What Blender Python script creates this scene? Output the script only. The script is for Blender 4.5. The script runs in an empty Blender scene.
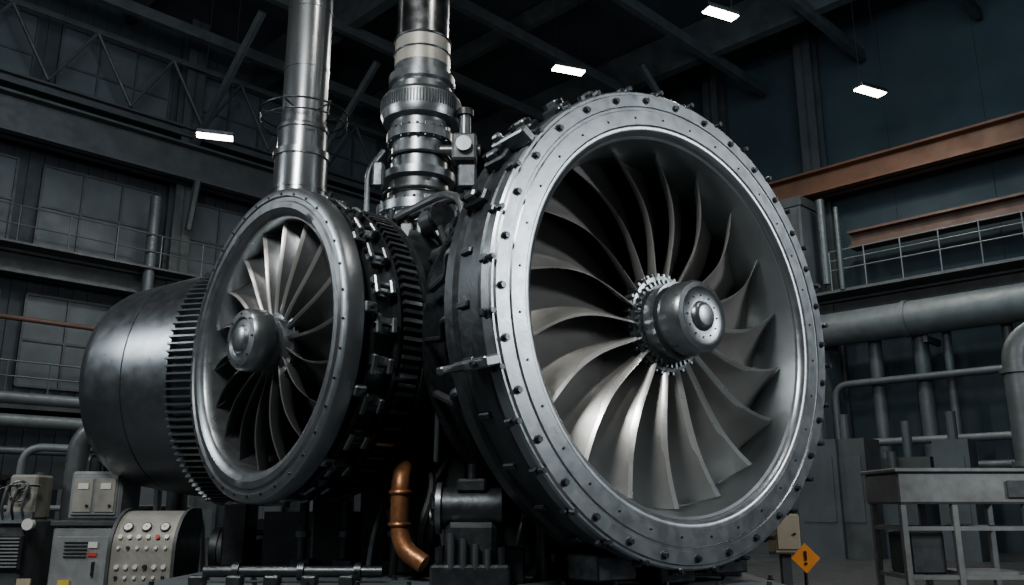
import bpy, bmesh, math, random
from mathutils import Matrix, Vector
random.seed(7)
pi=math.pi
sc=bpy.context.scene
# ------------------------------------------------------------------ materials
def mat(name,col,metal=0.0,rough=0.5,var=0.25,scale=6.0,bump=0.0,col2=None,rvar=0.12,emit=None,stretch=(1,1,1),bscale=40):
    m=bpy.data.materials.new(name); m.use_nodes=True
    nt=m.node_tree; n=nt.nodes; l=nt.links
    b=n['Principled BSDF']
    tc=n.new('ShaderNodeTexCoord'); mp=n.new('ShaderNodeMapping'); mp.inputs['Scale'].default_value=stretch
    l.new(tc.outputs['Object'],mp.inputs['Vector'])
    ns=n.new('ShaderNodeTexNoise'); ns.inputs['Scale'].default_value=scale; ns.inputs['Detail'].default_value=6; ns.inputs['Roughness'].default_value=0.65
    l.new(mp.outputs[0],ns.inputs['Vector'])
    cr=n.new('ShaderNodeValToRGB')
    c2=col2 or tuple(c*(1-var) for c in col)
    cr.color_ramp.elements[0].position=0.35; cr.color_ramp.elements[1].position=0.65
    cr.color_ramp.elements[0].color=(*c2,1); cr.color_ramp.elements[1].color=(*col,1)
    l.new(ns.outputs['Fac'],cr.inputs['Fac']); l.new(cr.outputs['Color'],b.inputs['Base Color'])
    b.inputs['Metallic'].default_value=metal
    mr=n.new('ShaderNodeMapRange'); mr.inputs['To Min'].default_value=max(0.05,rough-rvar); mr.inputs['To Max'].default_value=min(1,rough+rvar)
    mr.inputs['From Min'].default_value=0.3; mr.inputs['From Max'].default_value=0.7
    n2=n.new('ShaderNodeTexNoise'); n2.inputs['Scale'].default_value=scale*3.1; n2.inputs['Detail'].default_value=5
    l.new(mp.outputs[0],n2.inputs['Vector']); l.new(n2.outputs['Fac'],mr.inputs['Value']); l.new(mr.outputs[0],b.inputs['Roughness'])
    if bump>0:
        n3=n.new('ShaderNodeTexNoise'); n3.inputs['Scale'].default_value=bscale; n3.inputs['Detail'].default_value=4
        l.new(mp.outputs[0],n3.inputs['Vector'])
        bp=n.new('ShaderNodeBump'); bp.inputs['Strength'].default_value=bump; bp.inputs['Distance'].default_value=0.01
        l.new(n3.outputs['Fac'],bp.inputs['Height']); l.new(bp.outputs[0],b.inputs['Normal'])
    if emit:
        b.inputs['Emission Color'].default_value=(*emit[:3],1); b.inputs['Emission Strength'].default_value=emit[3]
    return m
M_RING=mat('brushed_steel',(.275,.31,.33),.92,.33,.14,4.0,.05,rvar=.05)
M_DUCT=mat('duct_steel',(.27,.305,.325),.88,.33,.10,2.0,.02,rvar=.04)
M_RING2=mat('worn_steel',(.20,.225,.24),.90,.32,.15,4.0,.06,rvar=.05)
M_DARK=mat('dark_steel',(.062,.072,.079),.85,.38,.3,6.0,.12,rvar=.08)
M_COWL=mat('cowl_steel',(.16,.18,.195),.92,.32,.12,3.0,.03,rvar=.05)
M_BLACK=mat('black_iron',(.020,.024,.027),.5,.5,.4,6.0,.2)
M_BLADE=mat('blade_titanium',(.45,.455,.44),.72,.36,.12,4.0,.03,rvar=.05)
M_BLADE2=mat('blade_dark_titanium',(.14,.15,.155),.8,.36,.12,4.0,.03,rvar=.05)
M_EDGE=mat('polished_blade_edge',(.80,.82,.81),.8,.30,.08,3.0,0,rvar=.05)
M_CHROME=mat('polished_steel',(.50,.53,.55),1.0,.2,.1,3.0,0,rvar=.05)
M_BAND=mat('pale_band',(.40,.40,.365),.6,.35,.15,5.0,0,rvar=.05)
M_PIPE=mat('stainless_pipe',(.32,.35,.37),.95,.25,.15,1.0,.03,rvar=.05,stretch=(1,1,.3))
M_BOLT=mat('bolt_steel',(.07,.08,.088),.9,.34,.3,9.0)
M_COPPER=mat('rusty_copper',(.36,.16,.07),.7,.40,.5,7.0,.2)
M_WALL=mat('corrugated_wall',(.036,.050,.060),.1,.75,.3,.8,.1)
M_WALLR=mat('plaster_wall',(.026,.046,.058),.0,.85,.3,.35,.05)
M_PANEL=mat('grey_panel',(.07,.088,.098),.1,.6,.4,.9,.1)
M_GLASS=mat('dusty_window_glass',(.07,.092,.105),.0,.6,.35,.8)
M_BEAM=mat('painted_beam',(.060,.071,.076),.2,.6,.35,2.0,.1)
M_RUST=mat('orange_crane_paint',(.16,.072,.040),.1,.65,.5,.8,.2)
M_RUST2=mat('brown_crane_paint',(.095,.05,.035),.1,.65,.5,.8,.2)
M_CEIL=mat('ceiling_sheet',(.025,.035,.042),.1,.8,.3,1.0)
M_FLOOR=mat('oily_concrete',(.035,.04,.043),.0,.5,.5,1.5,.2)
M_BOX=mat('grey_enamel',(.20,.22,.225),.2,.45,.35,4.0,.08)
M_CONS=mat('beige_grey_enamel',(.25,.25,.22),.2,.45,.3,4.0,.08)
M_BOX2=mat('dark_enamel',(.055,.065,.07),.2,.45,.35,4.0,.08)
M_CREAM=mat('cream_enamel',(.34,.30,.22),.1,.5,.25,3.0)
M_YEL=mat('warning_orange',(.75,.25,.02),.0,.5,.15,5.0)
M_YLW=mat('yellow_plastic',(.5,.36,.05),.0,.5,.15,5.0)
M_LAMP=mat('lamp_diffuser',(.9,.9,.85),0,.5,.0,1.0,emit=(1,.90,.74,26))
M_WHITE=mat('white_knob',(.6,.61,.58),.2,.4,.1,5.0)
M_WPIPE=mat('pale_pipe_paint',(.11,.133,.142),.2,.5,.3,3.0)
M_DPIPE=mat('dark_pipe_paint',(.07,.088,.097),.2,.5,.3,3.0)
M_RED=mat('red_lamp',(.4,.03,.02),0,.4,.1,3)
# ------------------------------------------------------------------ builder
I4=Matrix.Identity(4)
def frame(axis,origin=(0,0,0),up=(0,0,1)):
    x=Vector(axis).normalized(); z=Vector(up)
    if abs(x.dot(z))>.95: z=Vector((1,0,0)) if abs(x.x)<.9 else Vector((0,1,0))
    y=z.cross(x).normalized(); z=x.cross(y).normalized()
    m=Matrix((x,y,z)).transposed().to_4x4(); m.translation=Vector(origin); return m
class B:
    def __init__(s,M=I4): s.v=[];s.f=[];s.m=[];s.mats=[];s.M=M
    def mi(s,m):
        if m not in s.mats: s.mats.append(m)
        return s.mats.index(m)
    def add(s,vs,fs,m,M=I4,ms=None):
        o=len(s.v); i=s.mi(m); T=s.M@M
        s.v+=[T@Vector(p) for p in vs]
        for k,f in enumerate(fs): s.f.append([q+o for q in f]); s.m.append(s.mi(ms[k]) if ms else i)
    def lathe(s,prof,seg,m,M=I4,closed=True,a0=0,a1=2*pi):
        full=abs(a1-a0-2*pi)<1e-6; n=len(prof); vs=[];fs=[]
        ns=seg if full else seg+1
        for i in range(ns):
            a=a0+(a1-a0)*i/seg
            for x,r in prof: vs.append((x,r*math.cos(a),r*math.sin(a)))
        for i in range(seg):
            j=(i+1)%ns
            for k in range(n if closed else n-1):
                k2=(k+1)%n
                fs.append([i*n+k,i*n+k2,j*n+k2,j*n+k])
        if not full and closed:
            fs.append(list(range(n))); fs.append([(ns-1)*n+k for k in range(n)][::-1])
        s.add(vs,fs,m,M)
    def solid(s,prof,seg,m,M=I4):
        n=len(prof); vs=[(prof[0][0],0,0),(prof[-1][0],0,0)]; p=prof[1:-1]; k=len(p); fs=[]
        for i in range(seg):
            a=2*pi*i/seg
            for x,r in p: vs.append((x,r*math.cos(a),r*math.sin(a)))
        for i in range(seg):
            j=(i+1)%seg
            fs.append([0,2+i*k,2+j*k]); fs.append([1,2+j*k+k-1,2+i*k+k-1])
            for q in range(k-1): fs.append([2+i*k+q,2+i*k+q+1,2+j*k+q+1,2+j*k+q])
        s.add(vs,fs,m,M)
    def prism(s,prof,x0,x1,m,M=I4):
        n=len(prof); vs=[(x0,y,z) for y,z in prof]+[(x1,y,z) for y,z in prof]
        fs=[list(range(n))[::-1],list(range(n,2*n))]+[[i,(i+1)%n,n+(i+1)%n,n+i] for i in range(n)]
        s.add(vs,fs,m,M)
    def cyl(s,p0,p1,r,m,seg=20,r2=None,M=I4):
        p0=Vector(p0);p1=Vector(p1);L=(p1-p0).length; r2=r if r2 is None else r2
        s.solid([(0,0),(0,r),(L,r2),(L,0)],seg,m,M@frame(p1-p0,p0))
    def box(s,c,d,m,M=I4,bev=0.0):
        x,y,z=[k/2 for k in d]; T=M@Matrix.Translation(Vector(c))
        if bev<=0:
            vs=[(a*x,b*y,e*z) for a in(-1,1) for b in(-1,1) for e in(-1,1)]
            fs=[[0,1,3,2],[4,6,7,5],[0,4,5,1],[2,3,7,6],[0,2,6,4],[1,5,7,3]]
            s.add(vs,fs,m,T); return
        bev=min(bev,x*.8,y*.8,z*.8)
        vs=[];idx={}
        for a in(-1,1):
            for b in(-1,1):
                for e in(-1,1):
                    idx[a,b,e]=len(vs)
                    vs+=[(a*x,b*(y-bev),e*(z-bev)),(a*(x-bev),b*y,e*(z-bev)),(a*(x-bev),b*(y-bev),e*z)]
        fs=[]
        for a in(-1,1): fs.append([idx[a,-1,-1],idx[a,1,-1],idx[a,1,1],idx[a,-1,1]])
        for b in(-1,1): fs.append([idx[-1,b,-1]+1,idx[1,b,-1]+1,idx[1,b,1]+1,idx[-1,b,1]+1])
        for e in(-1,1): fs.append([idx[-1,-1,e]+2,idx[1,-1,e]+2,idx[1,1,e]+2,idx[-1,1,e]+2])
        for k in idx.values(): fs.append([k,k+1,k+2])
        for b in(-1,1):
            for e in(-1,1): fs.append([idx[-1,b,e]+1,idx[1,b,e]+1,idx[1,b,e]+2,idx[-1,b,e]+2])
        for a in(-1,1):
            for e in(-1,1): fs.append([idx[a,-1,e],idx[a,1,e],idx[a,1,e]+2,idx[a,-1,e]+2])
        for a in(-1,1):
            for b in(-1,1): fs.append([idx[a,b,-1],idx[a,b,1],idx[a,b,1]+1,idx[a,b,-1]+1])
        s.add(vs,fs,m,T)
    def torus(s,R,r,m,x=0,seg=64,ms=10,M=I4):
        s.lathe([(x+r*math.cos(2*pi*k/ms),R+r*math.sin(2*pi*k/ms)) for k in range(ms)],seg,m,M)
    def tube(s,pts,r,m,seg=12,fillet=0.0,M=I4):
        P=[Vector(p) for p in pts]
        if fillet>0:
            Q=[P[0]]
            for i in range(1,len(P)-1):
                a,b,c=P[i-1],P[i],P[i+1]; d1=(a-b);d2=(c-b)
                f=min(fillet,d1.length*.48,d2.length*.48)
                s0=b+d1.normalized()*f; s1=b+d2.normalized()*f
                for k in range(7):
                    t=k/6; Q.append(s0*(1-t)**2+b*2*t*(1-t)+s1*t*t)
            Q.append(P[-1]); P=Q
        n=len(P); vs=[];fs=[]
        t=(P[1]-P[0]).normalized(); nrm=t.orthogonal().normalized()
        for i in range(n):
            if i==0: t=(P[1]-P[0])
            elif i==n-1: t=(P[-1]-P[-2])
            else: t=(P[i+1]-P[i-1])
            t.normalize(); nrm=(nrm-t*nrm.dot(t)).normalized(); bn=t.cross(nrm)
            for k in range(seg):
                a=2*pi*k/seg; vs.append(P[i]+nrm*(r*math.cos(a))+bn*(r*math.sin(a)))
        for i in range(n-1):
            for k in range(seg):
                k2=(k+1)%seg; fs.append([i*seg+k,i*seg+k2,(i+1)*seg+k2,(i+1)*seg+k])
        fs.append(list(range(seg))[::-1]); fs.append([(n-1)*seg+k for k in range(seg)])
        s.add(vs,fs,m,M)
    def bolt(s,x,r,a,size,h,m,M=I4,wm=None):
        T=M@Matrix.Rotation(a,4,'X')@Matrix.Translation((x,r,0))
        s.solid([(0,0),(0,size*1.35),(h*.25,size*1.35),(h*.25,0)],12,wm or m,T)
        s.solid([(0,0),(0,size),(h,size*.95),(h,0)],6,m,T)
    def wheel(s,p,axis,R,m):
        T=frame(axis,p); s.torus(R,R*.12,m,0,28,8,T)
        for k in range(3):
            a=2*pi*k/3; s.cyl((0,0,0),(0,R*math.cos(a),R*math.sin(a)),R*.08,m,6,M=T)
        s.cyl((-R*.6,0,0),(R*.15,0,0),R*.14,m,10,M=T)
    def obj(s,name,parent=None,ang=35,smooth=True):
        me=bpy.data.meshes.new(name); me.from_pydata([tuple(v) for v in s.v],[],s.f)
        for m in s.mats: me.materials.append(m)
        me.polygons.foreach_set('material_index',s.m)
        bm=bmesh.new(); bm.from_mesh(me); bmesh.ops.recalc_face_normals(bm,faces=bm.faces); bm.to_mesh(me); bm.free()
        if smooth:
            me.polygons.foreach_set('use_smooth',[True]*len(me.polygons)); me.set_sharp_from_angle(angle=math.radians(ang))
        me.update()
        o=bpy.data.objects.new(name,me); sc.collection.objects.link(o)
        if parent: o.parent=parent
        return o
def root(name):
    e=bpy.data.objects.new(name,None); e.empty_display_size=.2; sc.collection.objects.link(e); return e
def blade(b,r0,r1,th0,m,c0,c1,be0,be1,x0=0.0,sweep=0.0,nu=16,nv=10,t=.014,lean=0.0,camb=.12,edge=None,ew=.045):
    F=[];K=[]
    for i in range(nu+1):
        u=i/nu; r=r0+(r1-r0)*u; c=c0+(c1-c0)*u**.8; be=be0+(be1-be0)*u**.75
        for j in range(nv+1):
            v=0 if j==0 else ew+(1-ew)*(j-1)/(nv-1)
            ax=-v*c*math.cos(be); ta=v*c*math.sin(be)
            cb=camb*c*4*v*(1-v)
            ax+=cb*math.sin(be)*-1; ta-=cb*math.cos(be)
            th=th0-ta/r+sweep*math.sin(pi*u*.5)**2*u
            th+=lean*math.sin(pi*u)
            tt=t*(.75+.45*math.sin(pi*min(1,v*.95+.05)))*(1.15-.4*u)
            x=x0+ax+.03*math.sin(pi*u)
            nx=math.sin(be);nt=math.cos(be)
            for L,sg in((F,1),(K,-1)):
                L.append((x+sg*nx*tt/2,r*math.cos(th+sg*nt*tt/2/r),r*math.sin(th+sg*nt*tt/2/r)))
    n=len(F);W=nv+1;fs=[];ms=[]
    e=edge or m
    for i in range(nu):
        for j in range(nv):
            a=i*W+j; fs.append([a,a+1,a+W+1,a+W]); fs.append([n+a,n+a+W,n+a+W+1,n+a+1]); q=e if j==0 else m; ms+=[q,q]
        a=i*W; fs.append([a,a+W,n+a+W,n+a]); ms.append(e); a=i*W+nv; fs.append([a,n+a,n+a+W,a+W]); ms.append(m)
    for j in range(nv):
        fs.append([j,n+j,n+j+1,j+1]); a=nu*W+j; fs.append([a,a+1,n+a+1,n+a]); ms+=[m,m]
    b.add(F+K,fs,m,I4,ms)
# ------------------------------------------------------------------ placement
A1=math.radians(37); A2=math.radians(46)
d1=Vector((math.sin(A1),-math.cos(A1),0)); C1=Vector((1.08,5.30,2.145))
d2=Vector((-math.sin(A2),-math.cos(A2),0)); C2=Vector((-1.745,5.86,2.115))
F1=frame(d1,C1); F2=frame(d2,C2)
JN=Vector((-.52,7.36,2.1))
# ================================================================== big engine
E1=root('turbofan_engine')
b=B(F1)
b.lathe([(-.09,1.30),(-.09,1.488),(-.08,1.5),(-.012,1.5),(0,1.49),(0,1.475),(.012,1.467),(.012,1.395),(.004,1.388),(.004,1.372),(.014,1.365),(.014,1.272),(.006,1.262),(.006,1.246),(.0,1.235),
         (-.02,1.215),(-.04,1.21)],160,M_RING)
b.obj('front_inlet_ring',E1)
b=B(F1)
b.lathe([(-.035,1.211),(-.045,1.195),(-.12,1.175),(-.20,1.158),(-.36,1.152),(-.74,1.15),(-.74,1.20),(-.12,1.29),(-.09,1.31),(-.04,1.25)],160,M_DUCT)
b.obj('inlet_duct',E1)
b=B(F1)
b.lathe([(-.46,1.25),(-.46,1.47),(-.44,1.5),(-.36,1.5),(-.345,1.475),(-.20,1.475),(-.185,1.5),(-.11,1.5),(-.0905,1.48),(-.0905,1.32)],144,M_DARK)
b.lathe([(-.76,.6),(-.46,1.25),(-.46,1.42),(-.50,1.42),(-.62,1.25),(-.9,1.12),(-1.2,1.08),(-1.2,.6)],96,M_DARK)
for x in(-.62,-.9,-1.18): b.lathe([(x-.02,1.0),(x-.02,1.2),(x+.02,1.2),(x+.02,1.0)],96,M_BOLT)
b.obj('fan_casing',E1)
b=B(F1)
for i in range(32): b.bolt(.012,1.432,2*pi*i/32,.018,.024,M_BOLT,wm=M_DARK)
for i in range(32): b.bolt(.014,1.315,2*pi*(i+.5)/32,.006,.008,M_BOLT)
for i in range(32):
    a=2*pi*(i+.5)/32; T=Matrix.Rotation(a,4,'X')
    b.box((-.05,1.512,0),(.05,.038,.045),M_BOLT,T,.008)
    b.cyl((-.01,1.505,0),(.035,1.505,0),.016,M_BOLT,8,M=T)
for i in range(30):
    a=2*pi*(i+.2)/30; T=Matrix.Rotation(a,4,'X'); top=math.radians(10)<a<math.radians(166)
    if top:
        b.box((-.25,1.515,0),(.20,.06,.085),M_DARK,T,.012); b.cyl((-.31,1.53,0),(-.31,1.585,0),.024,M_BOLT,8,M=T); b.cyl((-.19,1.53,0),(-.19,1.575,0),.02,M_BOLT,6,M=T)
        b.box((-.25,1.56,0),(.09,.05,.05),M_RING2,T,.01)
    else:
        b.box((-.27,1.485,0),(.10,.03,.04),M_DARK,T,.008)
b.obj('flange_bolts',E1)
b=B(F1)
NB=18
for i in range(NB): blade(b,.25,1.149,2*pi*i/NB+.1,M_BLADE,.28,.60,math.radians(34),math.radians(63),x0=-.15,sweep=.10,lean=-.07,t=.024,edge=M_EDGE,camb=.10)
b.obj('fan_blades',E1,60)
hx=-.18
b=B(F1@Matrix.Translation((hx,0,0)))
b.solid([(-.5,0),(-.5,.27),(-.06,.27),(-.05,.31),(.03,.31),(.035,.265),(.05,.26),(.055,.235),(.12,.225),(.125,.25),(.15,.25),(.155,.215),(.19,.21),(.195,.235),(.30,.23),(.325,.215),(.335,.185),(.325,.17),(.325,.095),(.34,.09),(.355,.075),(.36,.06),(.36,0)],80,M_RING2)
for i in range(40):
    T=Matrix.Rotation(2*pi*i/40,4,'X')
    b.box((-.01,.315,0),(.07,.035,.024),M_RING2,T,.004); b.box((.045,.27,0),(.03,.03,.016),M_RING2,T)
for i in range(12): b.bolt(.325,.132,2*pi*i/12,.005,.008,M_BOLT)
b.obj('rotor_hub',E1)
b=B(F1)
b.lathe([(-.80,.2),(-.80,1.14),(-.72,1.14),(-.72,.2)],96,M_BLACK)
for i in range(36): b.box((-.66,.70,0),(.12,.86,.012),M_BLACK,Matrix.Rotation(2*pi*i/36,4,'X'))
b.obj('stator_vanes',E1)
b=B(F1)
b.solid([(-1.15,0),(-1.15,1.0),(-1.5,.95),(-1.52,1.02),(-1.58,1.02),(-1.6,.93),(-2.3,.9),(-2.32,1.0),(-2.4,1.0),(-2.42,.9),(-2.9,.8),(-2.95,0)],80,M_DARK)
for k,a in enumerate((2.0,2.3,2.6,2.9,3.2,3.5)):
    T=Matrix.Rotation(a,4,'X'); b.tube([(-.46,1.40,0),(-.6,1.42,0.0),(-.75,1.3,0.02*k),(-1.3,1.12,0),(-2.2,1.06,0)],.022+.006*(k%2),M_RING2 if k%2 else M_BLACK,8,.1,T)
b.obj('core_casing',E1)
b=B(F1)
for a,l in((pi*1.085,.26),(pi*.80,.16)):
    T=Matrix.Rotation(a,4,'X')
    b.box((-.12,1.55,0),(.30,.10,.06),M_RING2,T,.01); b.box((-.2,1.48+l/2,0),(.06,l,.045),M_RING2,T,.01); b.cyl((-.06,1.5,0),(-.06,1.63,0),.018,M_BOLT,8,M=T)
b.obj('mount_brackets',E1)
# ================================================================== small engine
E2=root('turbine_engine')
b=B(F2)
b.lathe([(-.13,.98),(-.13,1.07),(-.12,1.09),(-.03,1.09),(-.01,1.08),(0,1.055),(0,1.03),(-.012,1.02),(-.012,.995),(.004,.985),(.004,.945),(-.01,.925),(-.02,.90),(-.04,.885),(-.10,.872),(-.75,.868),(-.75,.93),(-.2,.95)],120,M_RING2)
b.obj('front_inlet_ring',E2)
b=B(F2)
b.lathe([(-.14,.9),(-.14,1.0),(-.20,1.0),(-.205,1.05),(-.235,1.05),(-.24,.99),(-.40,.99),(-.405,1.05),(-.43,1.05),(-.435,1.0),(-.62,1.0),(-.63,1.06),(-.67,1.06),(-.68,.97),(-1.0,.95),(-1.01,1.02),(-1.06,1.02),(-1.07,.93),(-1.9,.88),(-2.3,.8),(-2.3,.5),(-.76,.5),(-.76,.88)],110,M_DARK)
b.obj('compressor_casing',E2)
b=B(F2)
for i in range(26):
    a=2*pi*i/26; T=Matrix.Rotation(a,4,'X')
    b.box((-.24,1.045,0),(.04,.08,.13),M_RING2,T,.008); b.box((-.36,1.045,0),(.04,.08,.10),M_RING2,T,.008)
    b.box((-.30,1.01,.0),(.12,.03,.11),M_RING2,T,.004)
    b.cyl((-.40,1.06,.0),(-.2,1.06,0),.014,M_BOLT,8,M=T)
    if i%2==0: b.box((-.17,1.07,.09),(.09,.05,.07),M_RING2,T,.01); b.cyl((-.17,1.09,.09),(-.17,1.13,.09),.016,M_BOLT,8,M=T)
for i in range(110):
    T=Matrix.Rotation(2*pi*i/110,4,'X'); b.box((-.53,1.025,0),(.14,.07,.025),M_RING2 if i%2 else M_DARK,T)
for i in range(36): b.bolt(-.0,1.042,2*pi*i/36,.008,.01,M_BOLT)
for i in range(40):
    T=Matrix.Rotation(2*pi*i/40,4,'X'); b.cyl((-.69,1.035,0),(-.61,1.035,0),.014,M_BOLT,8,M=T)
b.obj('toothed_flange',E2)
b=B(F2)
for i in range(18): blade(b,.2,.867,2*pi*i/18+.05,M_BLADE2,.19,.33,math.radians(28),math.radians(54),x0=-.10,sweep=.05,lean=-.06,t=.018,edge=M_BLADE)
b.obj('fan_blades',E2,60)
b=B(F2@Matrix.Translation((-.18,0,0)))
b.solid([(-.5,0),(-.5,.22),(-.08,.22),(-.07,.26),(.05,.26),(.06,.22),(.08,.215),(.09,.175),(.15,.17),(.16,.21),(.19,.218),(.29,.213),(.315,.195),(.32,.15),(.305,.135),(.31,.10),(.33,.09),(.34,.07),(.34,0)],64,M_RING2)
for i in range(36): b.box((.01,.265,0),(.06,.03,.02),M_BOLT,Matrix.Rotation(2*pi*i/36,4,'X'))
for i in range(8): b.bolt(.315,.172,2*pi*i/8,.007,.010,M_BOLT)
b.obj('rotor_hub',E2)
b=B(F2)
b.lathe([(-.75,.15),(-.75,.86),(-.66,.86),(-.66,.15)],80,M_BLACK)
b.obj('stator_disc',E2)
bd=Vector((-.97,.24,0)).normalized()
CF=Vector((-2.56,8.02,2.12)); F3=frame(-bd,CF)
b=B(F3)
b.solid([(-1.05,0),(-1.05,.72),(-1.03,.81),(-.98,.88),(-.88,.925),(-.5,.985),(-.495,.975),(-.485,.975),(-.48,.99),(0.0,1.06),(.02,1.03),(.42,1.04),(.44,1.10),(.50,1.10),(.52,1.04),(1.1,1.02),(1.9,.95),(2.1,.8),(2.1,0)],128,M_COWL)
b.obj('exhaust_cowl',E2)
b=B(F3)
for i in range(110): b.box((.21,1.06,0),(.42,.09,.016),M_RING2,Matrix.Rotation(2*pi*i/110,4,'X'))
b.lathe([(.41,1.0),(.41,1.105),(.43,1.105),(.43,1.0)],110,M_DARK)
for i in range(40): b.bolt(-.52,.97,2*pi*i/40,.006,.01,M_BOLT)
b.obj('cooling_fins',E2)
b=B()
b.box((JN.x+.1,JN.y,3.02),(1.3,1.1,.5),M_DARK,I4,.08)
b.cyl((-1.5,6.75,3.13),(-.2,6.35,3.13),.09,M_RING2,20); b.cyl((-1.3,6.69,3.13),(-1.22,6.665,3.13),.13,M_DARK,20); b.cyl((-.62,6.48,3.13),(-.54,6.455,3.13),.13,M_DARK,20)
b.cyl((-1.42,6.7,2.95),(-1.42,6.7,3.3),.09,M_RING2,18); b.cyl((-1.42,6.7,3.3),(-1.42,6.7,3.34),.12,M_RING2,18)
b.obj('accessory_gearbox',E2)
b=B()
for k in range(9):
    x=-1.2+k*.13; y=6.6-.04*k
    b.box((x,y-.1,3.04+.02*(k%3)),(.09,.12,.14+.04*(k%2)),M_RING2 if k%3 else M_BOX,I4,.012)
    b.cyl((x,y-.1,3.1),(x,y-.1,3.2+.03*(k%3)),.028,M_BOLT,10)
for k,(x,y,z,r) in enumerate([(-.62,6.0,3.02,.08),(-.45,5.95,2.9,.09),(-.3,5.85,2.75,.07),(-.52,5.8,2.7,.06),(-.25,5.75,2.45,.08),(-.42,5.9,2.5,.07),(-.36,5.75,2.2,.06),(-.40,5.75,1.9,.05)]):
    b.cyl((x,y,z),(x+.12,y-.16,z),r,M_RING2,18); b.cyl((x+.1,y-.13,z),(x+.13,y-.17,z),r*1.25,M_BOLT,18); b.cyl((x,y,z),(x-.02,y+.3,z),r*.7,M_DARK,14)
b.tube([(-.9,6.4,3.2),(-.5,6.0,3.25),(-.35,5.7,3.1),(-.3,5.6,2.7),(-.25,5.55,2.2)],.03,M_RING2,10,.15)
b.tube([(-1.0,6.5,3.15),(-.4,6.3,3.35),(-.1,6.2,3.2),(0,6.3,2.8)],.035,M_BLACK,10,.15)
b.tube([(-.5,5.75,2.9),(-.4,5.6,2.6),(-.38,5.6,2.0),(-.4,5.7,1.5)],.025,M_BLACK,10,.15)
b.tube([(-.6,5.85,2.6),(-.46,5.65,2.3),(-.48,5.65,1.7),(-.5,5.8,1.3)],.02,M_RING2,10,.15)
b.obj('valves_and_lines',E2)
# ================================================================== exhaust stacks
zz=14.4
E=root('exhaust_stack')
SA=(-2.02,7.75)
b=B(frame((0,0,1),(SA[0],SA[1],0),(0,1,0)))
b.lathe([(3.0,.19),(3.0,.25),(4.22,.25),(4.23,.268),(4.29,.268),(4.30,.235),(4.50,.235),(4.51,.245),(4.55,.245),(4.56,.215),(zz,.215),(zz,.19)],56,M_PIPE)
for z in(3.5,3.9): b.lathe([(z,.22),(z,.257),(z+.03,.257),(z+.03,.22)],56,M_PIPE)
for z in(5.15,5.8,6.4,7.3): b.lathe([(z,.19),(z,.221),(z+.03,.221),(z+.03,.19)],56,M_PIPE)
b.obj('stack_pipe',E)
b=B(frame((0,0,1),(SA[0],SA[1],0),(0,1,0)))
b.torus(.42,.010,M_BOLT,4.70,64,8); b.torus(.40,.008,M_BOLT,4.60,64,8)
for i in range(6):
    T=Matrix.Rotation(2*pi*i/6+.3,4,'X'); b.cyl((4.70,.21,0),(4.70,.42,0),.009,M_BOLT,8,M=T); b.cyl((4.58,.40,0),(4.72,.42,0),.008,M_BOLT,6,M=T)
b.obj('guard_hoop',E)
SX,SY=-.85,7.45
E=root('exhaust_stack')
b=B(frame((0,0,1),(SX,SY,0),(0,1,0)))
b.lathe([(5.30,.2),(5.30,.245),(zz,.245),(zz,.2)],56,M_CHROME)
b.lathe([(5.03,.2),(5.03,.262),(5.30,.262),(5.30,.2)],56,M_BAND); b.torus(.262,.012,M_DARK,5.30,56,8); b.torus(.262,.01,M_DARK,5.16,56,8)
b.lathe([(3.0,.2),(3.0,.42),(3.42,.40),(3.44,.34),(3.52,.34),(3.54,.38),(3.62,.38),(3.64,.30),(3.86,.27),(3.88,.33),(3.95,.33),(3.97,.26),(4.24,.26),(4.26,.31),(4.34,.31),(4.36,.28),(4.44,.28),(4.46,.35),(4.52,.37),(4.68,.37),(4.72,.34),(4.74,.30),(4.82,.28),(4.84,.31),(4.92,.31),(4.94,.26),(5.03,.26),(5.03,.2)],64,M_RING2)
b.obj('stack_pipe',E)
b=B(frame((0,0,1),(SX,SY,0),(0,1,0)))
for i in range(84): b.box((4.60,.366,0),(.12,.022,.012),M_DARK,Matrix.Rotation(2*pi*i/84,4,'X'))
for i in range(24):
    T=Matrix.Rotation(2*pi*i/24,4,'X'); b.cyl((4.24,.29,0),(4.37,.29,0),.012,M_BOLT,8,M=T); b.cyl((3.52,.36,0),(3.65,.36,0),.012,M_BOLT,8,M=T)
for k,z in enumerate((3.3,3.74,4.1)): b.torus(.36-.04*k,.016,M_BLACK,z,48,8)
b.obj('bellows_ring',E)
b=B()
b.box((SX+.42,SY-.15,4.15),(.22,.22,.26),M_BOX2,I4,.02); b.cyl((SX+.42,SY-.15,4.28),(SX+.42,SY-.15,4.5),.055,M_RING2,16); b.cyl((SX+.42,SY-.15,4.48),(SX+.42,SY-.15,4.54),.08,M_DARK,16)
b.cyl((SX+.2,SY-.15,4.15),(SX+.56,SY-.15,4.15),.05,M_RING2,14); b.box((SX+.45,SY-.2,3.86),(.16,.16,.22),M_DARK,I4,.015); b.cyl((SX+.42,SY-.26,4.15),(SX+.42,SY-.32,4.15),.07,M_RING2,16)
b.tube([(SX+.45,SY-.2,3.78),(SX+.45,SY-.2,3.4),(SX+.3,SY-.1,3.2)],.03,M_BLACK,10,.1)
b.tube([(SX-.3,SY-.25,4.1),(SX-.42,SY-.3,3.9),(SX-.42,SY-.3,3.2)],.025,M_DARK,10,.1)
b.box((SX-.33,SY-.28,3.85),(.10,.12,.24),M_DARK,I4,.02)
b.obj('valve_actuator',E)
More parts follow.
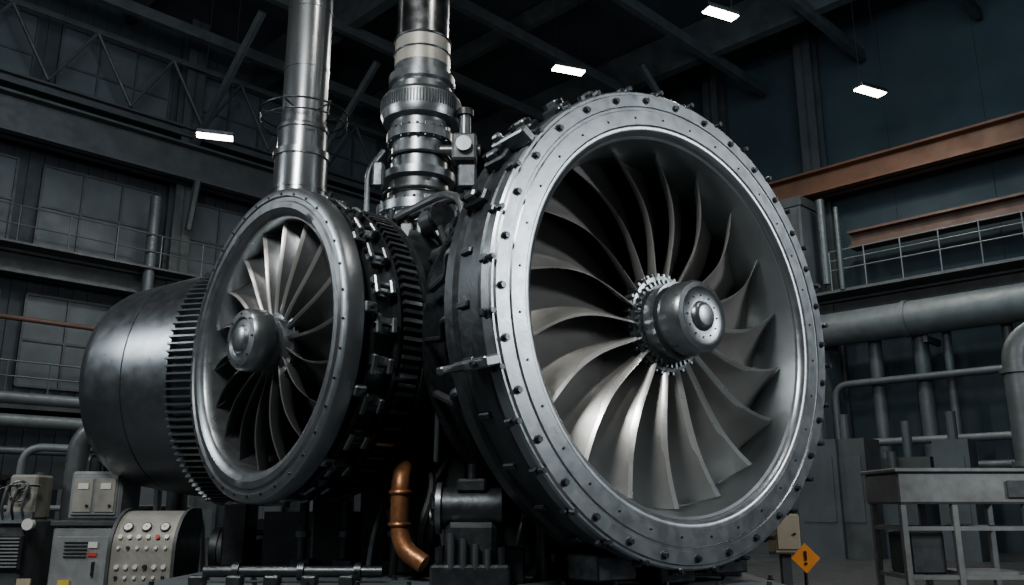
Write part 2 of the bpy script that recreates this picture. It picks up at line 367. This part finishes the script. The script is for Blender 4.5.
# ================================================================== skid and supports
E=root('machine_skid')
b=B()
b.box((-.3,6.2,.53),(3.9,2.5,.05),M_PANEL,I4,.01)
for x in(-2.15,-1.2,-.2,.7,1.55):
    b.box((x,6.2,.49),(.18,2.44,.03),M_BOX2); b.box((x,6.2,.26),(.03,2.44,.44),M_BOX2); b.box((x,6.2,.02),(.18,2.44,.04),M_BOX2)
for y in(5.0,7.4): b.box((-.3,y,.26),(3.86,.03,.46),M_BOX2)
for k in range(26): b.bolt(0,0,0,.016,.03,M_BOLT,frame((0,0,1),(-2.1+k*.15,5.3+(k%2)*.5,.555)))
b.obj('skid_frame',E)
b=B()
b.box((-1.35,6.75,.86),(.26,.3,.62),M_BLACK,I4,.02); b.box((-1.0,6.6,.86),(.2,.3,.62),M_BLACK,I4,.02)
b.box((-.55,6.4,1.0),(.5,.5,.9),M_BLACK,I4,.03); b.box((-.1,6.9,1.0),(.5,.6,.9),M_BLACK,I4,.03)
b.box((-2.2,7.25,.8),(.2,.3,.5),M_BLACK,I4,.02)
b.box((.75,6.3,.72),(1.6,.4,.36),M_BLACK,I4,.02)
b.box((-.9,6.9,.75),(2.0,.1,.45),M_BLACK)
for x in(-1.5,-1.2,-.85): 
    b.box((x,6.5,.60),(.14,.2,.1),M_DARK,I4,.01); b.cyl((x,6.45,.6),(x,6.45,1.05),.035,M_DARK,12); b.cyl((x,6.45,.8),(x,6.45,.84),.055,M_RING2,12)
b.obj('pedestals',E)
b=B()
for s in(-.5,0,.5):
    T=F1@Matrix.Translation((-.27,s,-1.52))
    b.box((0,0,.01+s*s*.15),(.26,.30,.14),M_DARK,T,.01)
b.obj('ring_saddle',E)
b=B(Matrix.Translation((-.02,.05,0)))
b.box((-.22,5.3,.62),(.46,.40,.13),M_DARK,I4,.015); b.box((-.22,5.3,.78),(.30,.28,.28),M_DARK,I4,.03)
b.cyl((-.40,5.3,1.0),(-.04,5.3,1.0),.12,M_DARK,24); b.cyl((-.43,5.3,1.0),(-.40,5.3,1.0),.15,M_RING2,24); b.box((-.22,5.3,1.13),(.18,.2,.08),M_DARK,I4,.015)
b.cyl((-.22,5.3,1.16),(-.22,5.3,1.26),.03,M_BOLT,10); b.wheel((-.45,5.28,1.0),(-1,-.3,0),.09,M_BOLT)
for x in(-.40,-.04):
    for y in(5.16,5.44): b.cyl((x,y,.68),(x,y,.78),.025,M_BOLT,8)
for k in range(4): b.cyl((-.33+k*.07,5.12,.66),(-.33+k*.07,5.12,.86-.03*k),.022,M_RING2,10)
b.obj('bearing_pedestal',E)
b=B()
b.tube([(-.72,5.85,1.26),(-.72,5.72,1.18),(-.72,5.72,.86),(-.68,5.7,.74),(-.55,5.66,.66)],.06,M_COPPER,20,.12)
b.torus(.062,.014,M_COPPER,0,24,8,frame((0,0,1),(-.72,5.72,1.10))); b.torus(.062,.014,M_COPPER,0,24,8,frame((0,0,1),(-.72,5.72,.90)))
b.obj('copper_drain_pipe',E)
b=B()
for k in range(9):
    x=-.95+.16*k; b.tube([(x,5.95+.03*k,.56),(x+.03,5.9,.8+.05*(k%3)),(x+.1*(-1)**k,6.0,1.1),(x+.05,6.15,1.4)],.018+.008*(k%3),M_BLACK if k%3 else M_RING2,8,.12)
for k in range(7):
    x=.25+.14*k; b.cyl((x,6.0,.555),(x,6.0,.66+.03*(k%3)),.035,M_BOLT,10); b.box((x,6.0,.68),(.06,.06,.05),M_RING2)
b.tube([(-1.9,5.6,.62),(-.9,5.6,.62),(-.8,5.6,.62)],.035,M_DARK,12)
for x in(-1.7,-1.3,-.95): b.lathe([(-.02,.03),(-.02,.055),(.02,.055),(.02,.03)],16,M_BOLT,frame((1,0,0),(x,5.6,.62)))
for k in range(5): b.box((-1.85+.22*k,5.35,.585),(.09,.09,.06),M_DARK,I4,.01)
b.box((-.02,5.6,.66),(.2,.2,.22),M_DARK,I4,.015); b.cyl((.2,5.75,.56),(.2,5.75,.95),.05,M_DARK,14); b.cyl((.2,5.75,.95),(.2,5.75,.98),.075,M_BOLT,14)
b.obj('oil_lines',E)
# ================================================================== floor-standing equipment, left
E=root('electrical_cabinet')
b=B(Matrix.Translation((.16,0,-.03)))
b.box((-3.90,8.1,.45),(.56,.5,.84),M_BOX,I4,.02); b.box((-3.90,8.1,.90),(.60,.54,.05),M_BOX2,I4,.01); b.box((-3.86,8.1,1.14),(.46,.42,.42),M_BOX,I4,.02)
b.box((-3.90,7.84,.46),(.46,.02,.66),M_BOX,I4,.006); b.box((-3.78,7.82,.52),(.02,.03,.12),M_BOLT)
b.box((-3.86,7.88,1.14),(.40,.02,.34),M_BOX,I4,.006)
for x in(-3.96,-3.76): b.box((x,7.866,1.14),(.17,.012,.29),M_CONS,I4,.004); b.box((x,7.858,1.22),(.09,.008,.05),M_WHITE); b.cyl((x+.05,7.86,1.05),(x+.05,7.84,1.05),.012,M_BLACK,10)
for k in range(5): b.box((-3.95,7.825,.62+.03*k),(.2,.01,.012),M_BLACK)
b.box((-4.02,7.822,.4),(.10,.008,.06),M_YLW); b.box((-3.80,7.822,.72),(.08,.008,.05),M_WHITE); b.box((-3.80,7.822,.64),(.08,.008,.03),M_RED)
for x in(-4.05,-3.95): b.tube([(x,8.1,1.34),(x,8.1,1.5),(x,8.4,1.55),(x,8.6,0.03)],.018,M_BLACK,8,.06)
b.obj('cabinet_body',E)
E=root('control_console')
b=B(Matrix.Translation((.13,0,0)))
prof=[(6.75,.0),(6.75,.60)]
for k in range(9):
    a=pi-(pi*.5)*k/8; prof.append((7.05+.30*math.cos(a),.68+.30*math.sin(a)))
prof+=[(7.2,.98),(7.25,.93),(7.25,0)]
b.prism(prof,-3.13,-2.67,M_CONS)
pr2=[(6.73,.0),(6.73,.61)]+[(7.05+.32*math.cos(pi-(pi*.5)*k/8),.68+.32*math.sin(pi-(pi*.5)*k/8)) for k in range(9)]+[(7.22,1.0),(7.27,.94),(7.27,0)]
b.prism(pr2,-3.155,-3.13,M_BOX2); b.prism(pr2,-2.67,-2.645,M_BOX2)
def dial(p,n,r):
    b.cyl(p-n*.005,p+n*.016,r,M_BLACK,18); b.cyl(p+n*.016,p+n*.019,r*.8,M_WHITE,18); b.cyl(p+n*.019,p+n*.022,r*.14,M_BLACK,8)
for i in range(6):
    x=-3.075+.070*i
    for j in range(5):
        if j<2: p=Vector((x,6.75,.50+.075*j)); n=Vector((0,-1,0))
        else:
            a=pi-.26*(j-1.6); n=Vector((0,math.cos(a),math.sin(a))); p=Vector((x,7.05,.68))+n*.30
        if j==4: 
            if i%2==0: dial(p+Vector((.035,0,0)),n,.038)
        else: b.cyl(p-n*.01,p+n*.02,.017 if j%2 else .012,M_WHITE if (i*3+j)%5 else (M_RED if i==4 else M_BLACK),12)
b.box((-2.90,6.74,.40),(.40,.02,.03),M_BOX2)
for k in range(4): b.box((-2.90,6.745,.30-.03*k),(.3,.012,.012),M_BLACK)
b.obj('curved_panel',E)
E=root('pump_motor')
b=B(Matrix.Translation((.05,.25,0)))
b.cyl((-2.55,7.35,.66),(-1.75,7.35,.66),.16,M_BOX2,28); b.cyl((-2.55,7.35,.66),(-2.49,7.35,.66),.19,M_DARK,28); b.cyl((-1.95,7.35,.66),(-1.88,7.35,.66),.20,M_DARK,28)
for k in range(14): 
    T=frame((1,0,0),(-2.2,7.35,.66))@Matrix.Rotation(2*pi*k/14,4,'X'); b.box((0,.17,0),(.42,.03,.012),M_DARK,T)
b.box((-2.45,7.35,.24),(.3,.3,.48),M_BLACK,I4,.02); b.box((-2.2,7.35,.86),(.18,.16,.1),M_BOX2,I4,.015)
b.obj('motor_body',E)
E=root('compressor_unit')
b=B()
b.box((-4.75,8.3,.45),(.8,.6,.9),M_BOX2,I4,.02); b.box((-4.5,7.98,.62),(.34,.05,.3),M_BLACK,I4,.01)
for k in range(9): b.box((-4.5,7.95,.5+.03*k),(.3,.02,.012),M_BOX)
b.box((-4.42,7.97,.92),(.3,.04,.1),M_WPIPE); b.cyl((-4.85,8.2,.9),(-4.85,8.2,1.25),.15,M_BOX2,20); b.cyl((-4.85,8.2,1.25),(-4.85,8.2,1.3),.19,M_DARK,20)
b.box((-4.5,8.3,1.1),(.26,.3,.4),M_CONS,I4,.02); b.wheel((-4.5,8.1,1.15),(0,-1,0),.09,M_BOLT); b.box((-4.28,7.97,.35),(.12,.02,.1),M_CREAM)
for k in range(4): b.tube([(-4.62+.09*k,7.96,.9),(-4.62+.09*k,7.90,1.0),(-4.60+.09*k,7.92,1.15+.05*(k%2)),(-4.60+.09*k,8.12,1.2)],.012,M_BOX2 if k%2 else M_BLACK,8,.05)
b.box((-4.62,7.94,.82),(.1,.02,.06),M_YLW); b.cyl((-4.3,7.99,.86),(-4.3,7.94,.86),.05,M_WHITE,20)
b.tube([(-4.25,8.6,0),(-4.25,8.6,1.6),(-4.15,8.6,1.75),(-3.4,8.8,1.78),(-3.35,8.9,1.2),(-3.35,8.9,0)],.1,M_BOX2,16,.25)
b.tube([(-4.9,8.8,0),(-4.9,8.8,1.6),(-3.6,9.0,1.55),(-3.55,9.0,.0)],.04,M_WPIPE,12,.2); b.tube([(-5.2,8.9,1.0),(-3.2,9.2,1.0),(-3.1,9.2,0)],.03,M_WPIPE,12,.2)
b.obj('compressor_body',E)
# right
E=root('steel_workbench')
b=B(Matrix.Translation((-.06,0,-.04)))
b.box((4.45,9.0,1.23),(1.30,.8,.30),M_BOX,I4,.02); b.box((4.45,9.0,1.40),(1.36,.86,.04),M_BOX,I4,.01); b.box((4.95,8.58,1.22),(.2,.02,.16),M_BOX2,I4,.004)
for x in(3.85,4.35,5.05):
    for y in(8.66,9.34): b.box((x,y,.56),(.06,.06,1.04),M_BOX,I4,.006)
for z in(.4,.85): 
    for y in(8.66,9.34): b.box((4.45,y,z),(1.2,.04,.04),M_BOX)
    for x in(3.85,5.05): b.box((x,9.0,z),(.04,.68,.04),M_BOX)
b.box((4.1,9.0,.62),(.34,.5,.4),M_BOX2,I4,.02); b.box((4.7,9.0,.43),(.6,.5,.03),M_BOX)
b.obj('bench_body',E)
E=root('warning_sign')
b=B(Matrix.Translation((-.1,0,-.02)))
b.box((0,0,0),(.17,.012,.17),M_YEL,Matrix.Translation((2.52,7.45,.62))@Matrix.Rotation(pi/4,4,'Y'))
b.box((2.52,7.44,.64),(.016,.01,.075),M_BLACK); b.box((2.52,7.44,.578),(.018,.01,.018),M_BLACK)
b.cyl((2.52,7.47,0.02),(2.52,7.47,.6),.015,M_BOLT,10); b.cyl((2.52,7.47,0.02),(2.52,7.47,.05),.12,M_BOLT,20)
b.obj('sign_plate',E)
E=root('junction_box')
b=B(Matrix.Translation((-.08,0,-.06)))
b.box((2.5,8.0,.84),(.24,.2,.34),M_CREAM,I4,.015); b.box((2.5,7.89,.84),(.18,.01,.26),M_CREAM,I4,.003); b.box((2.5,8.0,.36),(.08,.08,.68),M_BOX2); b.cyl((2.56,7.88,.84),(2.56,7.87,.84),.012,M_BOLT,8); b.box((2.5,8,.07),(.3,.3,.02),M_BOX2)
b.obj('box_body',E)
E=root('vent_riser')
b=B()
b.tube([(6.05,10.3,0),(6.05,10.3,2.9),(6.4,10.3,3.15),(8.2,10.3,3.15),(8.2,10.3,0)],.14,M_WPIPE,20,.3)
for z in(.06,1.5,2.6): b.lathe([(-.03,.1),(-.03,.18),(.03,.18),(.03,.1)],24,M_WPIPE,frame((0,0,1),(6.05,10.3,z)))
b.obj('riser_pipe',E)
# ================================================================== room shell
s2=math.sqrt(.5)
RM=Matrix(((-s2,s2,0,0),(-s2,-s2,0,32),(0,0,1,0),(0,0,0,1)))
def rb(): return B(RM)
def rbox(b,a0,a1,b0,b1,z0,z1,m): b.box(((a0+a1)/2,(b0+b1)/2,(z0+z1)/2),(abs(a1-a0),abs(b1-b0),abs(z1-z0)),m)
LW=34; H=14.5
b=rb(); rbox(b,-.5,LW,-.5,LW,-.2,0,M_FLOOR); b.obj('floor',None,smooth=False)
b=rb(); rbox(b,-.3,LW,-.3,LW,H,H+.2,M_CEIL); b.obj('ceiling',None,smooth=False)
b=rb(); rbox(b,0,LW,-.3,0,0,H,M_WALL)
k=0
while k*.35<LW-1: rbox(b,k*.35,k*.35+.14,0,.04,0,H,M_WALL); k+=1
b.obj('wall_left',None,smooth=False)
b=rb(); rbox(b,-.3,0,-.3,LW,0,H,M_WALLR)
k=0
while k*2.4<LW-1: rbox(b,0,.03,k*2.4,k*2.4+.06,0,H,M_WALLR); k+=1
b.obj('wall_right',None,smooth=False)
wn=1
for (z0,z1) in((7.2,9.3),(11.0,13.2),(3.8,6.0)):
    for a in(3.2,6.6,10.0,13.7,17.2):
        b=rb(); w=2.9; rbox(b,a,a+w,.06,.10,z0,z1,M_GLASS)
        for q in range(4): rbox(b,a+q*w/3-.03,a+q*w/3+.03,.08,.15,z0,z1,M_BEAM)
        for q in range(3): rbox(b,a,a+w,.08,.14,z0+(z1-z0)*q/2-.03,z0+(z1-z0)*q/2+.03,M_BEAM)
        b.obj('window_%d'%wn,None,smooth=False); wn+=1
def ibeam_a(b,a0,a1,y,z,h,w,m,rib=2.4):
    rbox(b,a0,a1,y-w/2,y+w/2,z+h-.06,z+h,m); rbox(b,a0,a1,y-w/2,y+w/2,z,z+.06,m); rbox(b,a0,a1,y-.04,y+.04,z,z+h,m)
    k=a0
    while rib and k<a1: rbox(b,k,k+.04,y-w/2+.02,y+w/2-.02,z+.05,z+h-.05,m); k+=rib
def ibeam_b(b,b0,b1,x,z,h,w,m,rib=2.4):
    rbox(b,x-w/2,x+w/2,b0,b1,z+h-.06,z+h,m); rbox(b,x-w/2,x+w/2,b0,b1,z,z+.06,m); rbox(b,x-.04,x+.04,b0,b1,z,z+h,m)
    k=b0
    while rib and k<b1: rbox(b,x-w/2+.02,x+w/2-.02,k,k+.04,z+.05,z+h-.05,m); k+=rib
E=root('structural_girders')
b=rb()
for a in(2.6,9.4,13.0,19.8,26):
    rbox(b,a,a+.5,.2,.28,0,H,M_BEAM); rbox(b,a,a+.5,.62,.70,0,H,M_BEAM); rbox(b,a+.21,a+.29,.2,.7,0,H,M_BEAM)
for a in(2.6,9.2,12.3,19.2,26):
    rbox(b,.2,.28,a,a+.5,0,H,M_BEAM); rbox(b,.62,.70,a,a+.5,0,H,M_BEAM); rbox(b,.2,.7,a+.21,a+.29,0,H,M_BEAM)
b.obj('columns',E,smooth=False)
b=rb()
ibeam_a(b,.2,LW-2,1.0,9.5,1.0,.6,M_BEAM,0); ibeam_a(b,.2,LW-2,.6,6.3,.55,.5,M_BEAM,0); ibeam_a(b,.2,LW-2,.6,10.9,.3,.4,M_BEAM,0)
ibeam_a(b,.2,LW-2,.5,3.2,.35,.4,M_BEAM)
rbox(b,.2,LW-2,.3,1.4,6.85,6.9,M_BEAM)
ibeam_b(b,.2,LW-2,.6,6.0,.35,.5,M_BEAM,0); rbox(b,.3,1.6,.2,LW-2,6.35,6.42,M_BEAM)
b.obj('girders',E,smooth=False)
b=rb()
for a in range(3,32,4):
    rbox(b,a,a+.3,.3,LW-1,13.3,14.45,M_BEAM) if a%8==3 else rbox(b,a,a+.2,.3,LW-1,13.9,14.4,M_BEAM)
for q in range(2,32,3): rbox(b,.3,LW-1,q,q+.18,13.1,13.4,M_BEAM)
b.obj('roof_joists',E,smooth=False)
b=rb()
def strut(p,q,r,m): b.tube([p,q],r,m,6)
for a in(9.6,13.2,20):
    strut((a,.7,10.5),(a,4.2,13.3),.12,M_BEAM); strut((a,1.0,8.2),(a,1.3,9.5),.1,M_BEAM)
for a in(9.4,19.4): strut((.7,a,10.5),(4.2,a,13.3),.12,M_BEAM)
# lattice truss above the left crane girder
k=3.0
while k<LW-4:
    strut((k,.9,11.2),(k+1.0,.9,12.9),.045,M_BEAM); strut((k+1.0,.9,12.9),(k+2.0,.9,11.2),.045,M_BEAM); k+=2.0
strut((3,.9,12.95),(LW-3,.9,12.95),.08,M_BEAM)
b.obj('knee_braces',E)
E=root('crane_runway_beam')
b=rb()
ibeam_b(b,.2,LW-2,1.0,9.25,.66,.6,M_RUST,0)
ibeam_b(b,13.6,LW-2,1.0,7.55,.45,.5,M_RUST2,0)
b.obj('runway_beam',E,smooth=False)
E=root('mezzanine_railing')
b=rb()
for z in(6.95,7.2,7.45): b.tube([(1.55,13.2,z),(1.55,LW-2,z)],.018,M_WPIPE,8)
k=13.2
while k<LW-2: b.tube([(1.55,k,6.4),(1.55,k,7.45)],.018,M_WPIPE,8); k+=.9
for z in(3.9,4.25): b.tube([(12.5,.9,z),(LW-2,.9,z)],.02,M_DPIPE,8)
k=12.5
while k<LW-2: b.tube([(k,.9,3.55),(k,.9,4.25)],.02,M_DPIPE,8); k+=.9
for z in(7.3,7.75): b.tube([(3,1.35,z),(LW-2,1.35,z)],.02,M_DPIPE,8)
k=3
while k<LW-2: b.tube([(k,1.35,6.9),(k,1.35,7.75)],.02,M_DPIPE,8); k+=1.1
b.obj('rails',E)
E=root('process_pipework')
b=rb()
b.tube([(1.6,11.6,5.4),(1.6,LW-2,5.4)],.42,M_WPIPE,28)
for q in range(12,32,3): b.lathe([(-.06,.40),(-.06,.45),(.06,.45),(.06,.40)],28,M_WPIPE,frame((0,1,0),(1.6,q,5.4))); rbox(b,.7,1.6,q+.3,q+.4,4.8,4.95,M_BEAM)
b.tube([(1.5,LW-2,4.0),(1.5,13.0,4.0),(1.5,13.0,.0)],.09,M_DPIPE,16,.4)
b.tube([(2.0,LW-2,1.9),(2.0,10.5,1.9)],.10,M_DPIPE,16); b.tube([(2.0,LW-2,2.5),(2.0,12,2.5)],.09,M_WPIPE,12)
for q,r in((12.4,.08),(14.0,.16),(15.1,.18),(15.7,.1),(17.0,.12)): b.tube([(1.2,q,0),(1.2,q,5.2)],r,M_DPIPE,18)
b.tube([(1.4,1.3,5.15),(LW-2,1.3,5.15)],.06,M_RUST2,12)
b.tube([(1.4,1.5,3.35),(LW-2,1.5,3.35)],.13,M_WPIPE,16); b.tube([(1.4,1.5,2.85),(LW-2,1.5,2.85)],.15,M_WPIPE,16); b.tube([(1.4,1.7,2.2),(LW-2,1.7,2.2)],.08,M_DPIPE,12)
b.tube([(14.2,1.2,8.8),(14.2,1.2,3.0)],.14,M_DPIPE,16); b.tube([(11.6,1.2,6.0),(11.6,1.2,0)],.2,M_DPIPE,16)
b.obj('pipe_runs',E)
E=root('service_duct')
b=rb()
rbox(b,.8,1.9,11.6,12.7,6.5,9.0,M_PANEL); rbox(b,.75,1.95,11.55,12.75,8.8,9.05,M_BEAM)
for q in range(3): rbox(b,1.88,1.93,11.7+q*.33,11.95+q*.33,6.7,8.7,M_BEAM)
rbox(b,.8,2.0,11.5,12.9,0,4.9,M_PANEL)
b.tube([(1.6,13.1,8.9),(1.6,13.1,6.6)],.10,M_DPIPE,12); b.tube([(1.6,13.5,8.6),(1.6,13.5,6.4)],.06,M_DPIPE,12)
b.obj('duct_body',E,smooth=False)
E=root('process_machinery')
b=rb()
for k in range(16):
    a=6+random.random()*12; w=.5+random.random()*.8; h=.8+random.random()*1.6; y=2.4+random.random()*2.0
    rbox(b,a,a+w,y,y+w*.7,0,h,random.choice([M_PANEL,M_BOX2,M_BEAM])); rbox(b,a+.1,a+w-.1,y+w*.7,y+w*.7+.02,h*.3,h*.85,M_PANEL)
    b.cyl((a+w/2,y+w*.35,h),(a+w/2,y+w*.35,h+.4+random.random()*.5),.12,M_DPIPE,14)
for k in range(14):
    q=9+random.random()*11; w=.6+random.random()*.9; h=.9+random.random()*1.7; x=2.6+random.random()*1.8
    rbox(b,x,x+w*.7,q,q+w,0,h,random.choice([M_PANEL,M_BOX2,M_BEAM])); rbox(b,x+w*.7,x+w*.7+.02,q+.1,q+w-.1,h*.3,h*.85,M_PANEL)
    b.cyl((x+w*.35,q+w/2,h),(x+w*.35,q+w/2,h+.4+random.random()*.5),.1,M_DPIPE,14)
b.obj('machine_housings',E,smooth=False)
# ================================================================== lamps
def lamp(x,y,z,rot,pw=220):
    E=root('high_bay_lamp'); b=B(Matrix.Translation((x,y,z))@Matrix.Rotation(rot,4,'Z'))
    b.box((0,0,0),(.76,.24,.03),M_LAMP); b.box((0,0,.07),(.8,.28,.10),M_BLACK,I4,.02)
    for s in(-.3,.3): b.cyl((s,0,.1),(s,0,13.08-z),.007,M_BLACK,6)
    b.obj('fixture',E)
    ld=bpy.data.lights.new('lamp_light','AREA'); ld.shape='RECTANGLE'; ld.size=.76; ld.size_y=.24; ld.energy=pw; ld.color=(1,.94,.85)
    lo=bpy.data.objects.new('lamp_light',ld); lo.location=(x,y,z-.03); sc.collection.objects.link(lo); lo.parent=E
lamp(1.33,18.5,11,.35); lamp(4.35,16.1,11,.45); lamp(8.15,18.0,10.2,.45); lamp(-6.6,17.8,9,.3)
lamp(-4,4,11,pi/4); lamp(4,2,11,pi/4)
def area(name,loc,tgt,size,e,col):
    ld=bpy.data.lights.new(name,'AREA'); ld.shape='DISK'; ld.size=size; ld.energy=e; ld.color=col
    o=bpy.data.objects.new(name,ld); o.location=loc; sc.collection.objects.link(o)
    o.rotation_euler=(Vector(tgt)-Vector(loc)).to_track_quat('-Z','Y').to_euler(); return o
area('unseen_key_fill',(-2.4,.6,6.6),(.4,5.6,2),1.7,580,(1,.975,.94))  # unseen key light added to brighten the engines from upper front-left
area('ring_shine_fill',(8.5,3.0,4.6),(1,5.3,2),2.2,400,(.97,.98,1))  # unseen area light added at right so the large ring shines
area('left_engine_fill',(-8.5,5.0,5.2),(-1.6,6.2,2.2),1.8,270,(.95,.98,1))  # unseen area light added at left for the small engine's reflections
area('wall_fill_left',(-6,12,11),(-12,22,6),5,340,(.82,.92,1))  # unseen bluish fill, added to lift the left wall out of the dark
area('wall_fill_right',(6,12,11),(12,22,6),5,370,(.66,.87,1))  # unseen teal fill on the right wall, added in place of haze
w=bpy.data.worlds.new('world'); sc.world=w; w.use_nodes=True
bg=w.node_tree.nodes['Background']; bg.inputs[0].default_value=(.36,.46,.53,1); bg.inputs[1].default_value=.09
# ================================================================== camera
cd=bpy.data.cameras.new('camera'); cd.lens=36*865/1024; cd.sensor_width=36
co=bpy.data.objects.new('camera',cd); co.location=(0,0,1); co.rotation_euler=(math.radians(104),0,0); sc.collection.objects.link(co); sc.camera=co
cd.clip_end=200
